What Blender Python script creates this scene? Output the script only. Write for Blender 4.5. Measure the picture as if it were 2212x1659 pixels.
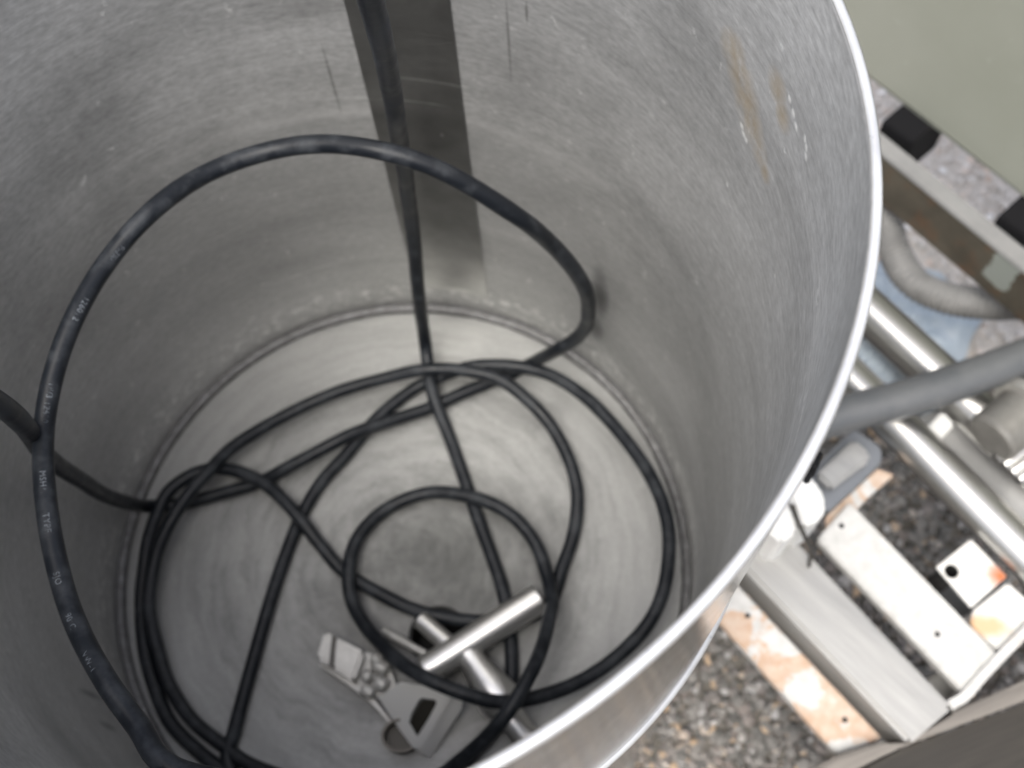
import bpy, bmesh, math, random
from mathutils import Vector, Matrix, noise
import numpy as np
random.seed(7)
for o in list(bpy.data.objects): bpy.data.objects.remove(o)
S = bpy.context.scene
COL = S.collection

# ------------------------------------------------------------------ camera, sky, sun, exposure
ROT = Matrix(((0.99904492, 0.0, 0.04369489), (0.01744102, 0.91688356, -0.39877356), (-0.04006312, 0.39915478, 0.91600786)))
CAM = Vector((0.11107244, -0.20236945, 0.77467523))
cd = bpy.data.cameras.new('camera'); cam = bpy.data.objects.new('camera', cd); COL.objects.link(cam)
cd.sensor_width = 36; cd.lens = 36*3414.19/3072; cd.clip_start = 0.01; cd.clip_end = 300
cam.matrix_world = Matrix.Translation(CAM) @ ROT.to_4x4()
cd.dof.use_dof = True; cd.dof.focus_distance = 0.40; cd.dof.aperture_fstop = 11
S.camera = cam
SUN_EL, SUN_AZ = 66.0, 205.0           # azimuth clockwise from +Y
w = bpy.data.worlds.new('World'); S.world = w; w.use_nodes = True
nt = w.node_tree; bg = nt.nodes['Background']
sky = nt.nodes.new('ShaderNodeTexSky'); sky.sky_type = 'NISHITA'; sky.sun_disc = False
sky.sun_elevation = math.radians(SUN_EL); sky.sun_rotation = math.radians(SUN_AZ)
sky.air_density = 1.0; sky.dust_density = 6.0; sky.ozone_density = 0.6
hs = nt.nodes.new('ShaderNodeHueSaturation'); hs.inputs['Saturation'].default_value = 0.62   # thin overcast: the cloud layer greys the blue
nt.links.new(sky.outputs[0], hs.inputs['Color']); nt.links.new(hs.outputs[0], bg.inputs[0]); bg.inputs[1].default_value = 0.15
sl = bpy.data.lights.new('sun', 'SUN'); sl.energy = 1.0; sl.angle = math.radians(28); sl.color = (0.98, 1.0, 0.955)
sun = bpy.data.objects.new('sun', sl); COL.objects.link(sun)
el, az = math.radians(SUN_EL), math.radians(SUN_AZ)
sdir = Vector((math.sin(az)*math.cos(el), math.cos(az)*math.cos(el), math.sin(el)))
sun.rotation_euler = sdir.to_track_quat('Z', 'Y').to_euler(); sun.location = sdir*20
S.view_settings.view_transform = 'Standard'; S.view_settings.look = 'None'; S.view_settings.gamma = 1
S.view_settings.use_curve_mapping = False; S.view_settings.exposure = 1.0
S.render.engine = 'CYCLES'
S.cycles.max_bounces = 12; S.cycles.glossy_bounces = 8

# ------------------------------------------------------------------ helpers
FPX = 3414.19/3072*2212
def ray(x, y): return ROT @ Vector(((x-1106)/FPX, -(y-829.5)/FPX, -1))
def at(x, y, z): d = ray(x, y); return CAM + d*((z-CAM.z)/d.z)          # a sight line meets the level z
def dep(x, y, d): return CAM + ray(x, y)*d                               # a sight line at a distance
def wallp(x, y, R=0.2):
    d = ray(x, y); a = d.x**2+d.y**2; b = 2*(CAM.x*d.x+CAM.y*d.y); c = CAM.x**2+CAM.y**2-R*R
    return CAM + d*((-b+math.sqrt(b*b-4*a*c))/(2*a))

def tag(o, label=None, cat=None, group=None, kind=None):
    if label: o['label'] = label
    if cat: o['category'] = cat
    if group: o['group'] = group
    if kind: o['kind'] = kind
    return o
def empty(name, loc, label, cat, group=None):
    o = bpy.data.objects.new(name, None); COL.objects.link(o); o.location = loc; o.empty_display_size = .02
    tag(o, label, cat, group); return o
def link(name, me, mat, parent=None, smooth=None):
    o = bpy.data.objects.new(name, me); COL.objects.link(o)
    if mat: me.materials.append(mat)
    if parent:
        o.parent = parent; o.matrix_parent_inverse = Matrix.Translation(-parent_world(parent))
    if smooth is not None:
        me.polygons.foreach_set('use_smooth', [True]*len(me.polygons))
        if smooth < 180: me.set_sharp_from_angle(angle=math.radians(smooth))
    return o
def parent_world(p):
    v = Vector(p.location)
    return v
def mesh(name, vs, fs): 
    me = bpy.data.meshes.new(name); me.from_pydata([tuple(v) for v in vs], [], fs); me.update(); return me
def bm_mesh(name, bm):
    bmesh.ops.recalc_face_normals(bm, faces=bm.faces)
    me = bpy.data.meshes.new(name); bm.to_mesh(me); bm.free(); return me
def slab_bm(corners, ztop, h, bevel=0.0015, seg=2, bm=None):
    """a solid plate or bar: polygon of sight points at level ztop, carried down by h"""
    own = bm is None
    if own: bm = bmesh.new()
    P = [at(x, y, ztop) for x, y in corners]
    n = len(P); t = [bm.verts.new(p) for p in P]; b = [bm.verts.new(p-Vector((0, 0, h))) for p in P]
    bm.faces.new(t); bm.faces.new(b[::-1])
    for i in range(n): bm.faces.new((t[i], b[i], b[(i+1) % n], t[(i+1) % n]))
    if bevel: bmesh.ops.bevel(bm, geom=list(bm.edges), offset=bevel, segments=seg, affect='EDGES', clamp_overlap=True)
    return bm
def slab(name, corners, ztop, h, mat, parent=None, bevel=0.0015):
    return link(name, bm_mesh(name, slab_bm(corners, ztop, h, bevel)), mat, parent, 35)
def spline(P, step=0.004, alpha=0.5):
    P = [Vector(p) for p in P]
    P = [P[0]*2-P[1]] + P + [P[-1]*2-P[-2]]
    out = []
    for i in range(1, len(P)-2):
        p0, p1, p2, p3 = P[i-1:i+3]
        t0 = 0; t1 = t0+max((p1-p0).length, 1e-5)**alpha; t2 = t1+max((p2-p1).length, 1e-5)**alpha; t3 = t2+max((p3-p2).length, 1e-5)**alpha
        n = max(2, int((p2-p1).length/step))
        for k in range(n):
            t = t1+(t2-t1)*k/n
            A1 = p0*((t1-t)/(t1-t0))+p1*((t-t0)/(t1-t0)); A2 = p1*((t2-t)/(t2-t1))+p2*((t-t1)/(t2-t1)); A3 = p2*((t3-t)/(t3-t2))+p3*((t-t2)/(t3-t2))
            B1 = A1*((t2-t)/(t2-t0))+A2*((t-t0)/(t2-t0)); B2 = A2*((t3-t)/(t3-t1))+A3*((t-t1)/(t3-t1))
            out.append(B1*((t2-t)/(t2-t1))+B2*((t-t1)/(t2-t1)))
    out.append(P[-2]); return out
def tube_mesh(name, pts, r, sides=14, caps=True):
    """r: number or function(arc length, i)"""
    n = len(pts); T = [(pts[min(i+1, n-1)]-pts[max(i-1, 0)]).normalized() for i in range(n)]
    N = T[0].orthogonal().normalized(); vs = []; fs = []; s = 0
    for i in range(n):
        if i: s += (pts[i]-pts[i-1]).length
        N = (N-T[i]*N.dot(T[i])).normalized(); B = T[i].cross(N)
        rr = r(s, i) if callable(r) else r
        for k in range(sides):
            a = 2*math.pi*k/sides; vs.append(pts[i]+(N*math.cos(a)+B*math.sin(a))*rr)
    for i in range(n-1):
        for k in range(sides):
            k2 = (k+1) % sides; fs.append((i*sides+k, i*sides+k2, (i+1)*sides+k2, (i+1)*sides+k))
    if caps: fs.append(tuple(range(sides))[::-1]); fs.append(tuple((n-1)*sides+k for k in range(sides)))
    return mesh(name, vs, fs)
def lathe_mesh(name, prof, origin, axis, sides=48, closed=False):
    """prof: list of (radius, distance along axis)"""
    ax = Vector(axis).normalized(); N = ax.orthogonal().normalized(); B = ax.cross(N); o = Vector(origin); vs = []; fs = []
    for r, h in prof:
        for k in range(sides):
            a = 2*math.pi*k/sides; vs.append(o+ax*h+(N*math.cos(a)+B*math.sin(a))*r)
    m = len(prof)
    for i in range(m if closed else m-1):
        j = (i+1) % m
        for k in range(sides):
            k2 = (k+1) % sides; fs.append((i*sides+k, i*sides+k2, j*sides+k2, j*sides+k))
    if not closed: fs.append(tuple(range(sides))[::-1]); fs.append(tuple((m-1)*sides+k for k in range(sides)))
    return mesh(name, vs, fs)

# ------------------------------------------------------------------ materials
class Mat:
    def __init__(s, name, color=(.5, .5, .5), rough=.5, metal=0.0, spec=.5):
        s.m = bpy.data.materials.new(name); s.m.use_nodes = True; s.t = s.m.node_tree; s.b = s.t.nodes['Principled BSDF']
        s.b.inputs['Base Color'].default_value = (*color, 1); s.b.inputs['Roughness'].default_value = rough
        s.b.inputs['Metallic'].default_value = metal; s.b.inputs['Specular IOR Level'].default_value = spec
        s.col = None; s.base = color
    def n(s, typ, **kw):
        nd = s.t.nodes.new(typ)
        for k, v in kw.items():
            if hasattr(nd, k) and k not in nd.inputs: setattr(nd, k, v)
            else: nd.inputs[k].default_value = v
        return nd
    def l(s, a, b): s.t.links.new(a, b)
    def coord(s, kind='Object', scale=(1, 1, 1), rot=(0, 0, 0), loc=(0, 0, 0)):
        tc = s.n('ShaderNodeTexCoord'); mp = s.n('ShaderNodeMapping'); mp.inputs['Scale'].default_value = scale
        mp.inputs['Location'].default_value = loc
        if any(rot): mp.vector_type = 'TEXTURE'; mp.inputs['Rotation'].default_value = rot; mp.inputs['Scale'].default_value = tuple(1/q for q in scale)
        s.l(tc.outputs[kind], mp.inputs[0]); return mp.outputs[0]
    def noise(s, vec, scale=10, detail=4, rough=.6, dist=0):
        nd = s.n('ShaderNodeTexNoise'); nd.inputs['Scale'].default_value = scale; nd.inputs['Detail'].default_value = detail
        nd.inputs['Roughness'].default_value = rough; nd.inputs['Distortion'].default_value = dist
        if vec is not None: s.l(vec, nd.inputs['Vector'])
        return nd.outputs['Fac']
    def ramp(s, fac, stops, interp='LINEAR'):
        r = s.n('ShaderNodeValToRGB'); r.color_ramp.interpolation = interp
        while len(r.color_ramp.elements) < len(stops): r.color_ramp.elements.new(.5)
        for e, (p, c) in zip(r.color_ramp.elements, stops):
            e.position = p; e.color = (c, c, c, 1) if isinstance(c, (int, float)) else (*c, 1)
        s.l(fac, r.inputs[0]); return r.outputs[0]
    def math(s, op, a, b=None, clamp=False):
        nd = s.n('ShaderNodeMath'); nd.operation = op; nd.use_clamp = clamp
        for i, v in enumerate((a, b)):
            if v is None: continue
            if isinstance(v, (int, float)): nd.inputs[i].default_value = v
            else: s.l(v, nd.inputs[i])
        return nd.outputs[0]
    def mix(s, fac, a, b, mode='MIX'):
        nd = s.n('ShaderNodeMix'); nd.data_type = 'RGBA'; nd.blend_type = mode; nd.clamp_factor = True
        for key, v in ((0, fac), (6, a), (7, b)):
            if isinstance(v, (int, float)): nd.inputs[key].default_value = v if key == 0 else (v, v, v, 1)
            elif isinstance(v, tuple): nd.inputs[key].default_value = (*v, 1)
            else: s.l(v, nd.inputs[key])
        return nd.outputs[2]
    def color(s, c): s.l(c, s.b.inputs['Base Color']); return s
    def rough(s, c): s.l(c, s.b.inputs['Roughness']); return s
    def metal(s, c): s.l(c, s.b.inputs['Metallic']); return s
    def bump(s, h, strength=.3, dist=.001):
        nd = s.n('ShaderNodeBump'); nd.inputs['Strength'].default_value = strength; nd.inputs['Distance'].default_value = dist
        s.l(h, nd.inputs['Height']); s.l(nd.outputs[0], s.b.inputs['Normal']); return s

def blob(M, uv, u, v, ru, rv, nz, warp=.6):
    """soft-edged patch round (u, v) on a UV map in metres"""
    sp = M.n('ShaderNodeSeparateXYZ'); M.l(uv, sp.inputs[0])
    a = M.math('POWER', M.math('DIVIDE', M.math('SUBTRACT', sp.outputs[0], u), ru), 2)
    b = M.math('POWER', M.math('DIVIDE', M.math('SUBTRACT', sp.outputs[1], v), rv), 2)
    d = M.math('ADD', M.math('ADD', a, b), M.math('MULTIPLY', M.math('SUBTRACT', nz, .5), warp*3))
    return M.math('SUBTRACT', 1.0, d, True)

def uvof(p): return (math.atan2(p.x, p.y)*0.2, p.z)
# brushed stainless inner wall, UV in metres (around, up)
M = Mat('brushed_wall_steel', (.42, .42, .41), .45, .85)
uv = M.coord('UV')
br = M.noise(M.coord('UV', (14, 900, 1)), 1, 3, .6)
br2 = M.noise(M.coord('UV', (60, 1500, 1)), 1, 2, .5)
mot = M.noise(M.coord('UV', (16, 16, 1)), 1, 5, .62, .4)
fine = M.noise(M.coord('UV', (170, 330, 1)), 1, 3, .65)
sp = M.n('ShaderNodeSeparateXYZ'); M.l(uv, sp.inputs[0]); U, V = sp.outputs[0], sp.outputs[1]
cloud = M.noise(M.coord('UV', (5, 7, 1)), 1, 4, .6, .5)
base = M.mix(.68, M.ramp(mot, [(.25, (.40, .402, .40)), (.5, (.50, .503, .50)), (.75, (.58, .583, .58))]), M.ramp(cloud, [(.32, (.27, .273, .27)), (.5, (.48, .484, .48)), (.7, (.68, .684, .68))]))
base = M.mix(.55, base, M.ramp(br, [(.3, .38), (.7, .62)]), 'MULTIPLY'); base = M.mix(.45, base, 1.0, 'MIX') if False else base
bands = M.noise(M.coord('UV', (3, 60, 1)), 1, 4, .6)
base = M.mix(.5, base, M.ramp(bands, [(.3, .72), (.7, 1.08)]), 'MULTIPLY')
base = M.mix(.56, base, M.ramp(fine, [(.32, .50), (.68, 1.0)]), 'MULTIPLY')
base = M.mix(1.0, base, 1.6, 'MULTIPLY')
# faint level line: the wall colour below it is darker
line_v = M.math('SUBTRACT', M.math('ADD', V, M.math('MULTIPLY', M.math('SUBTRACT', mot, .5), .012)), .243)
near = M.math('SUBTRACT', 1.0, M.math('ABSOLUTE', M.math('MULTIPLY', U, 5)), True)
soft = M.math('MINIMUM', M.math('MAXIMUM', M.math('MULTIPLY', M.math('SUBTRACT', line_v, .02), -12), 0.0), 1.0)
hard = M.math('MULTIPLY', M.math('MINIMUM', M.math('MAXIMUM', M.math('MULTIPLY', line_v, -160), 0.0), 1.0), near)
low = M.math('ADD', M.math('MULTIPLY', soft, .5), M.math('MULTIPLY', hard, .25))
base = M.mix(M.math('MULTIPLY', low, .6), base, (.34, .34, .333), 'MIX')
tl = M.math('SUBTRACT', 1.0, M.math('ABSOLUTE', M.math('MULTIPLY', line_v, 140)), True)
base = M.mix(M.math('MULTIPLY', M.math('MULTIPLY', tl, .5), near), base, (.75, .75, .74))
# pale scale crust low on the wall
crn = M.noise(M.coord('UV', (120, 120, 1)), 1, 4, .7)
crv = M.math('SUBTRACT', 1.0, M.math('ABSOLUTE', M.math('MULTIPLY', M.math('SUBTRACT', V, .026), 42)), True)
crust = M.math('MULTIPLY', M.ramp(crn, [(.50, 0.0), (.64, .9)]), crv)
crn2 = M.noise(M.coord('UV', (95, 70, 1), loc=(3, 1, 0)), 1, 4, .68)
crust = M.math('MAXIMUM', crust, M.math('MULTIPLY', M.ramp(crn2, [(.63, 0.0), (.73, .6)]), 1.0))
# rust run and dried drips high on the right side
rn = M.noise(M.coord('UV', (110, 60, 1)), 1, 4, .65)
rust = None
for x, y, rr in ((1585, 110, .011), (1600, 165, .012), (1612, 215, .013), (1625, 270, .012), (1640, 325, .009), (1652, 372, .006), (1680, 190, .009), (1690, 250, .008)):
    pu, pv = uvof(wallp(x, y)); q_ = blob(M, uv, pu, pv, rr, rr, rn, .7); rust = q_ if rust is None else M.math('MAXIMUM', rust, q_)
rust = M.math('MULTIPLY', rust, M.ramp(rn, [(.36, .15), (.60, .85)]))
base = M.mix(rust, base, (.27, .195, .095))
for run_ in (((1602, 272), (1606, 290), (1611, 302)), ((1738, 300), (1741, 318), (1740, 338)), ((1705, 215), (1713, 245), (1719, 275)), ((1738, 860), (1734, 885), (1730, 905)), ((1724, 930), (1719, 950))):
    for x, y in run_:
        pu, pv = uvof(wallp(x, y)); crust = M.math('MAXIMUM', crust, M.math('MULTIPLY', blob(M, uv, pu, pv, .0021, .0021, crn, .5), .7))
# scraped white marks above the floor and across the strip
for (x, y, a, b) in ((640, 595, .011, .0009), (700, 575, .008, .0008), (905, 170, .022, .0011), (985, 183, .009, .0012), (870, 215, .05, .0012)):
    pu, pv = uvof(wallp(x, y)); crust = M.math('MAXIMUM', crust, M.math('MULTIPLY', blob(M, uv, pu, pv, a, b, crn2, .6), .45))
base = M.mix(crust, base, (.72, .72, .70))
# two long dark vertical score marks
for (x0, y0, x1, y1) in ((1103, 0, 1095, 168), (1141, 0, 1134, 52), (690, 95, 740, 240)):
    (u0, v0), (u1, v1) = uvof(wallp(x0, y0)), uvof(wallp(x1, y1))
    base = M.mix(M.math('MULTIPLY', blob(M, uv, (u0+u1)/2, (v0+v1)/2, .0011, abs(v0-v1)*.6, fine, .25), .6), base, (.12, .12, .11))
for (x, y, a, b, k) in ((1294, 640, .010, .040, .9), (1284, 705, .010, .020, .8), (196, 1500, .0035, .020, .7), (232, 1568, .004, .016, .6), (1000, 515, .02, .05, .25)):   # the cable's dark reflections and shadow, painted into the wall colour
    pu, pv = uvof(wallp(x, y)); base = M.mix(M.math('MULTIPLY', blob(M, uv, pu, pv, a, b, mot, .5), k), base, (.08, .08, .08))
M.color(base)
M.metal(M.math('SUBTRACT', .5, M.math('MULTIPLY', M.math('MAXIMUM', crust, rust), .45), True))
M.rough(M.ramp(M.math('ADD', M.math('MULTIPLY', br, .5), M.math('MULTIPLY', mot, .5)), [(.3, .38), (.7, .56)]))
M.bump(M.math('ADD', M.math('ADD', br, br2), M.math('MULTIPLY', crust, 3)), .22, .0004)
b2 = M.n('ShaderNodeBump'); b2.inputs['Strength'].default_value = .5; b2.inputs['Distance'].default_value = .004; M.l(cloud, b2.inputs['Height']); M.l(b2.outputs[0], M.b.inputs['Normal'].links[0].from_node.inputs['Normal'])
M.b.inputs['Anisotropic'].default_value = .35
tg = M.n('ShaderNodeTangent'); tg.direction_type = 'UV_MAP'; M.l(tg.outputs[0], M.b.inputs['Tangent'])
WALL = M.m

M = Mat('dark_strip_steel', (.33, .325, .305), .34, .92)  # darker, smoother steel for the far wall strip
mot = M.noise(M.coord('UV', (30, 30, 1)), 1, 4, .6); br = M.noise(M.coord('UV', (20, 700, 1)), 1, 3, .6)
sp = M.n('ShaderNodeSeparateXYZ'); M.l(M.coord('UV'), sp.inputs[0])
base = M.ramp(mot, [(.3, (.23, .23, .222)), (.7, (.34, .338, .328))])
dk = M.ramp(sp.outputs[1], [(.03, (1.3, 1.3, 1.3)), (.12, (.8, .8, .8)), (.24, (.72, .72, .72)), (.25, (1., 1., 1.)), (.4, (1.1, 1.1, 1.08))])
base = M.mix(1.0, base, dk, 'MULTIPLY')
crn = M.noise(M.coord('UV', (90, 170, 1)), 1, 3, .6)
for (x, y, a, b) in ((905, 170, .022, .0011), (985, 183, .009, .0013), (880, 216, .03, .001), (955, 290, .0012, .0020), (910, 640, .03, .004), (985, 625, .02, .004)):
    pu, pv = uvof(wallp(x, y)); base = M.mix(M.math('MULTIPLY', blob(M, M.coord('UV'), pu, pv, a, b, crn, .7), .6), base, (.62, .62, .6))
M.color(base); M.rough(M.ramp(br, [(.3, .28), (.7, .42)])); M.bump(br, .2, .0003); STRIP = M.m

M = Mat('outer_shell_steel', (.62, .61, .59), .2, 1)
br = M.noise(M.coord('UV', (8, 700, 1)), 1, 3, .6); mot = M.noise(M.coord('UV', (26, 26, 1)), 1, 5, .65, .6)
base = M.ramp(mot, [(.3, (.40, .40, .40)), (.65, (.70, .70, .70))])
sc = M.noise(M.coord('UV', (60, 420, 1), rot=(0, 0, .25)), 1, 3, .7)
base = M.mix(M.ramp(sc, [(.58, 0.0), (.68, .8)]), base, (.12, .11, .10))
M.color(base); M.rough(M.ramp(br, [(.3, .07), (.7, .20)])); M.bump(M.math('ADD', br, M.math('MULTIPLY', mot, 1.2)), .25, .0006); SHELL = M.m

M = Mat('rim_steel', (.85, .85, .85), .40, .55)
nz = M.noise(M.coord('Object'), 220, 5, .7); n2 = M.noise(M.coord('Object'), 45, 3, .6)
M.color(M.mix(M.ramp(nz, [(.62, 0.0), (.72, .7)]), M.ramp(n2, [(.3, (.55, .55, .552)), (.7, (.68, .68, .68))]), (.22, .24, .30)))
M.rough(M.ramp(nz, [(.3, .3), (.7, .48)])); M.bump(nz, .25, .0004); RIM = M.m

M = Mat('tank_floor_steel', (.6, .59, .56), .5, .6)
oc = M.coord('Object'); mot = M.noise(oc, 22, 5, .6, .5); big = M.noise(oc, 7, 4, .55); fn = M.noise(oc, 240, 3, .6)
base = M.ramp(mot, [(.3, (.275, .278, .273)), (.7, (.375, .378, .37))])
base = M.mix(.45, base, M.ramp(fn, [(.3, .75), (.7, 1.0)]), 'MULTIPLY')
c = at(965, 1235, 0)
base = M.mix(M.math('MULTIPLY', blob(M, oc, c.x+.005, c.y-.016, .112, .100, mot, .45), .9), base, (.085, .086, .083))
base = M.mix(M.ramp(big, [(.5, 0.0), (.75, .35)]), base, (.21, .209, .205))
sp = M.n('ShaderNodeSeparateXYZ'); M.l(oc, sp.inputs[0])
rad = M.math('SQRT', M.math('ADD', M.math('POWER', sp.outputs[0], 2), M.math('POWER', sp.outputs[1], 2)))
ang = M.math('ARCTAN2', sp.outputs[0], sp.outputs[1])
cb_ = M.n('ShaderNodeCombineXYZ'); M.l(M.math('ADD', M.math('MULTIPLY', rad, 130), M.math('MULTIPLY', mot, 3)), cb_.inputs[0]); M.l(M.math('MULTIPLY', ang, 2.2), cb_.inputs[1])
sw = M.noise(cb_.outputs[0], 1, 4, .62)
base = M.mix(.75, base, M.ramp(sw, [(.28, .55), (.5, .85), (.74, 1.12)]), 'MULTIPLY')
base = M.mix(M.math('MULTIPLY', M.ramp(rad, [(.13, 0.0), (.165, 1.0)]), .28), base, (.43, .432, .425))
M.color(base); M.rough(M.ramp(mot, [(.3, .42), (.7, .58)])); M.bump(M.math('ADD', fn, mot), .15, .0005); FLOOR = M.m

M = Mat('weld_steel', (.38, .375, .36), .62, .5)
nz = M.noise(M.coord('Object'), 160, 3, .6)
M.color(M.ramp(nz, [(.35, (.12, .12, .12)), (.65, (.20, .20, .205)), (.78, (.34, .34, .34))])); M.bump(nz, .4, .0008); WELD = M.m

M = Mat('black_cable_rubber', (.012, .013, .016), .42, 0, .3)
nz = M.noise(M.coord('Object'), 70, 4, .65); f = M.noise(M.coord('Object'), 420, 2, .6)
M.color(M.mix(M.ramp(nz, [(.46, 0.0), (.70, .75)]), (.008, .010, .0135), (.046, .051, .058)))
M.rough(M.ramp(nz, [(.35, .36), (.7, .58)])); M.bump(f, .15, .0003); RUBBER = M.m
M = Mat('white_print', (.10, .11, .125), .7); nz = M.noise(M.coord('Object'), 260, 3, .6); M.color(M.ramp(nz, [(.40, (.012, .014, .018)), (.58, (.15, .165, .185))])); PRINT = M.m
TOOL = Mat('bright_tool_steel', (.80, .79, .77), .33, .95).m
M = Mat('dull_clamp_steel', (.50, .49, .46), .42, .3)
nz = M.noise(M.coord('Object'), 120, 4, .6); M.color(M.ramp(nz, [(.3, (.42, .415, .395)), (.7, (.56, .555, .535))])); M.rough(M.ramp(nz, [(.3, .28), (.7, .46)])); CLAMP = M.m
M = Mat('dark_hole', (.012, .012, .012), .7); DARK = M.m
M = Mat('black_rubber', (.006, .006, .007), .9, 0, .2); BLACK = M.m

def galv(name, c0, c1, rough=.5, metal=.35, scale=40, stretch=(1, 1, 1), rotz=0):
    M = Mat(name, c0, rough, metal); v = M.coord('Object', stretch, (0, 0, rotz)); a = M.noise(v, scale, 4, .6); b = M.noise(v, scale*6, 3, .6)
    M.color(M.mix(.4, M.ramp(a, [(.3, c0), (.7, c1)]), M.ramp(b, [(.3, c0), (.7, c1)]))); M.rough(M.ramp(a, [(.3, rough-.08), (.7, rough+.1)])); M.bump(b, .1, .0004)
    return M
RZ = math.radians(-43)
TUBEMAT = galv('weathered_frame_steel', (.29, .287, .275), (.42, .415, .40), .45, .55, 10, (.6, 9, 4), RZ).m
RAIL = Mat('polished_rail_steel', (.44, .435, .42), .28, .95).m
GREYBAR = galv('dull_flat_bar_steel', (.28, .28, .275), (.38, .38, .375), .42, .6, 30, (.6, 6, 4), RZ).m
PALEBAR = galv('angle_top_zinc', (.21, .21, .21), (.26, .26, .255), .5, .3, 30).m
M = galv('rusty_side_steel', (.05, .042, .03), (.095, .08, .06), .7, .1, 30)
v = M.coord('Object'); a = M.noise(v, 24, 5, .6, .3)
fl = None
for x, y, rr in ((2165, 585, .018), (2214, 668, .014), (2330, 760, .03)):
    p_ = at(x, y, -.08); q_ = blob(M, v, p_.x, p_.y, rr*.75, rr*.75, M.noise(v, 90, 4, .6), .9); fl = q_ if fl is None else M.math('MAXIMUM', fl, q_)
zz = M.n('ShaderNodeSeparateXYZ'); M.l(v, zz.inputs[0])
fl = M.math('MULTIPLY', fl, M.math('MULTIPLY', M.math('ADD', M.math('ADD', zz.outputs[2], .104), M.math('MULTIPLY', M.math('SUBTRACT', a, .5), .03)), 60, True))
M.color(M.mix(M.ramp(fl, [(.10, 0.0), (.16, 1.0)]), M.mix(M.ramp(M.noise(v, 40, 4, .6), [(.52, 0.0), (.72, .7)]), M.ramp(a, [(.3, (.05, .043, .031)), (.7, (.095, .082, .06))]), (.13, .06, .025)), (.24, .26, .235))); ANGLESIDE = M.m
M = galv('brown_beam_steel', (.013, .011, .009), (.042, .037, .030), .55, .3, 8, (.4, 14, 6), math.radians(22)); BEAM = M.m
M = galv('worn_cross_tube', (.12, .108, .095), (.24, .22, .195), .5, .4, 10, (.5, 9, 4), math.radians(22)); CROSS = M.m

def slatmat(name, rustlo, rusthi, amount, seed, ring=False):
    M = Mat(name, (.5, .49, .47), .55, 0); v = M.coord('Object', (1, 1, 1), loc=(seed, seed*2, 0))
    a = M.noise(v, 26, 4, .55, .4); b = M.noise(v, 120, 3, .6)
    base = M.ramp(b, [(.3, (.40, .396, .38)), (.7, (.50, .495, .48))])
    if ring: f = M.ramp(a, [(rustlo, 0.0), (rustlo+.04, amount), (rusthi, amount*.8), (rusthi+.03, 0.0)])
    else: f = M.ramp(a, [(rustlo, 0.0), (rusthi, amount)])
    base = M.mix(f, base, M.ramp(b, [(.35, (.40, .215, .10)), (.7, (.45, .315, .21))]))
    M.color(base); M.rough(M.ramp(b, [(.3, .42), (.7, .6)])); return M.m
SLAT_RUST = slatmat('rust_stained_white_paint', .42, .58, .72, .3, True)
SLAT_WHITE = slatmat('white_paint', .60, .72, .35, 1.7)
PLATE_WHITE = slatmat('white_paint_plate', .60, .72, .55, 3.1)
M = Mat('grey_green_paint', (.27, .285, .225), .45)
nz = M.noise(M.coord('Object'), 9, 4, .6); n2 = M.noise(M.coord('Object'), 90, 3, .6)
M.color(M.mix(M.ramp(n2, [(.66, 0.0), (.74, .4)]), M.ramp(nz, [(.3, (.245, .255, .21)), (.7, (.275, .283, .24))]), (.42, .43, .39))); M.bump(n2, .06, .0005); GREEN = M.m
M = Mat('grey_hose_plastic', (.36, .355, .335), .5); nz = M.noise(M.coord('Object'), 50, 3, .6); M.color(M.ramp(nz, [(.3, (.135, .134, .13)), (.7, (.20, .198, .192))])); HOSE = M.m
M = Mat('blue_hose_plastic', (.34, .39, .44), .4); BHOSE = M.m
M = Mat('pale_blue_plastic_sheet', (.42, .52, .60), .45); nz = M.noise(M.coord('Object'), 30, 5, .6); M.color(M.ramp(nz, [(.3, (.32, .38, .43)), (.7, (.44, .49, .53))])); TARP = M.m
M = Mat('dark_grey_pipe', (.085, .09, .095), .42, .1); nz = M.noise(M.coord('Object'), 40, 3, .6); M.color(M.ramp(nz, [(.3, (.075, .08, .085)), (.7, (.105, .108, .11))])); PIPE = M.m
M = Mat('white_plastic', (.62, .62, .605), .4); WPLASTIC = M.m
M = Mat('blue_grey_steel', (.16, .172, .19), .45, .3); BGREY = M.m

def stones(name, stops):
    M = Mat(name, (.1, .09, .08), .8)
    g = M.n('ShaderNodeNewGeometry'); nz = M.noise(M.coord('Object'), 500, 3, .6)
    c = M.ramp(g.outputs['Random Per Island'], stops)
    M.color(M.mix(.5, c, M.ramp(nz, [(.3, .55), (.7, 1.0)]), 'MULTIPLY')); return M.m
GRAVEL = stones('dark_gravel_stones', [(0, (.09, .086, .08)), (.35, (.15, .142, .13)), (.6, (.22, .208, .192)), (.8, (.17, .14, .125)), (.9, (.38, .37, .36)), (.97, (.40, .29, .19))])
LITG = stones('lit_gravel_stones', [(0, (.42, .40, .37)), (.4, (.60, .56, .52)), (.7, (.68, .64, .60)), (.9, (.62, .50, .42)), (1, (.74, .73, .72))])  # brighter light on the far stones put into their paler colour
M = Mat('ground_grit', (.08, .07, .06), .95)
v = M.coord('Object'); vo = M.n('ShaderNodeTexVoronoi'); vo.inputs['Scale'].default_value = 110; M.l(v, vo.inputs['Vector'])
M.color(M.mix(M.ramp(M.noise(v, 60, 4, .6), [(.35, 0.0), (.65, 1.0)]), (.07, .064, .055), (.17, .155, .135))); M.bump(vo.outputs['Distance'], .8, .004); GRIT = M.m

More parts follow.
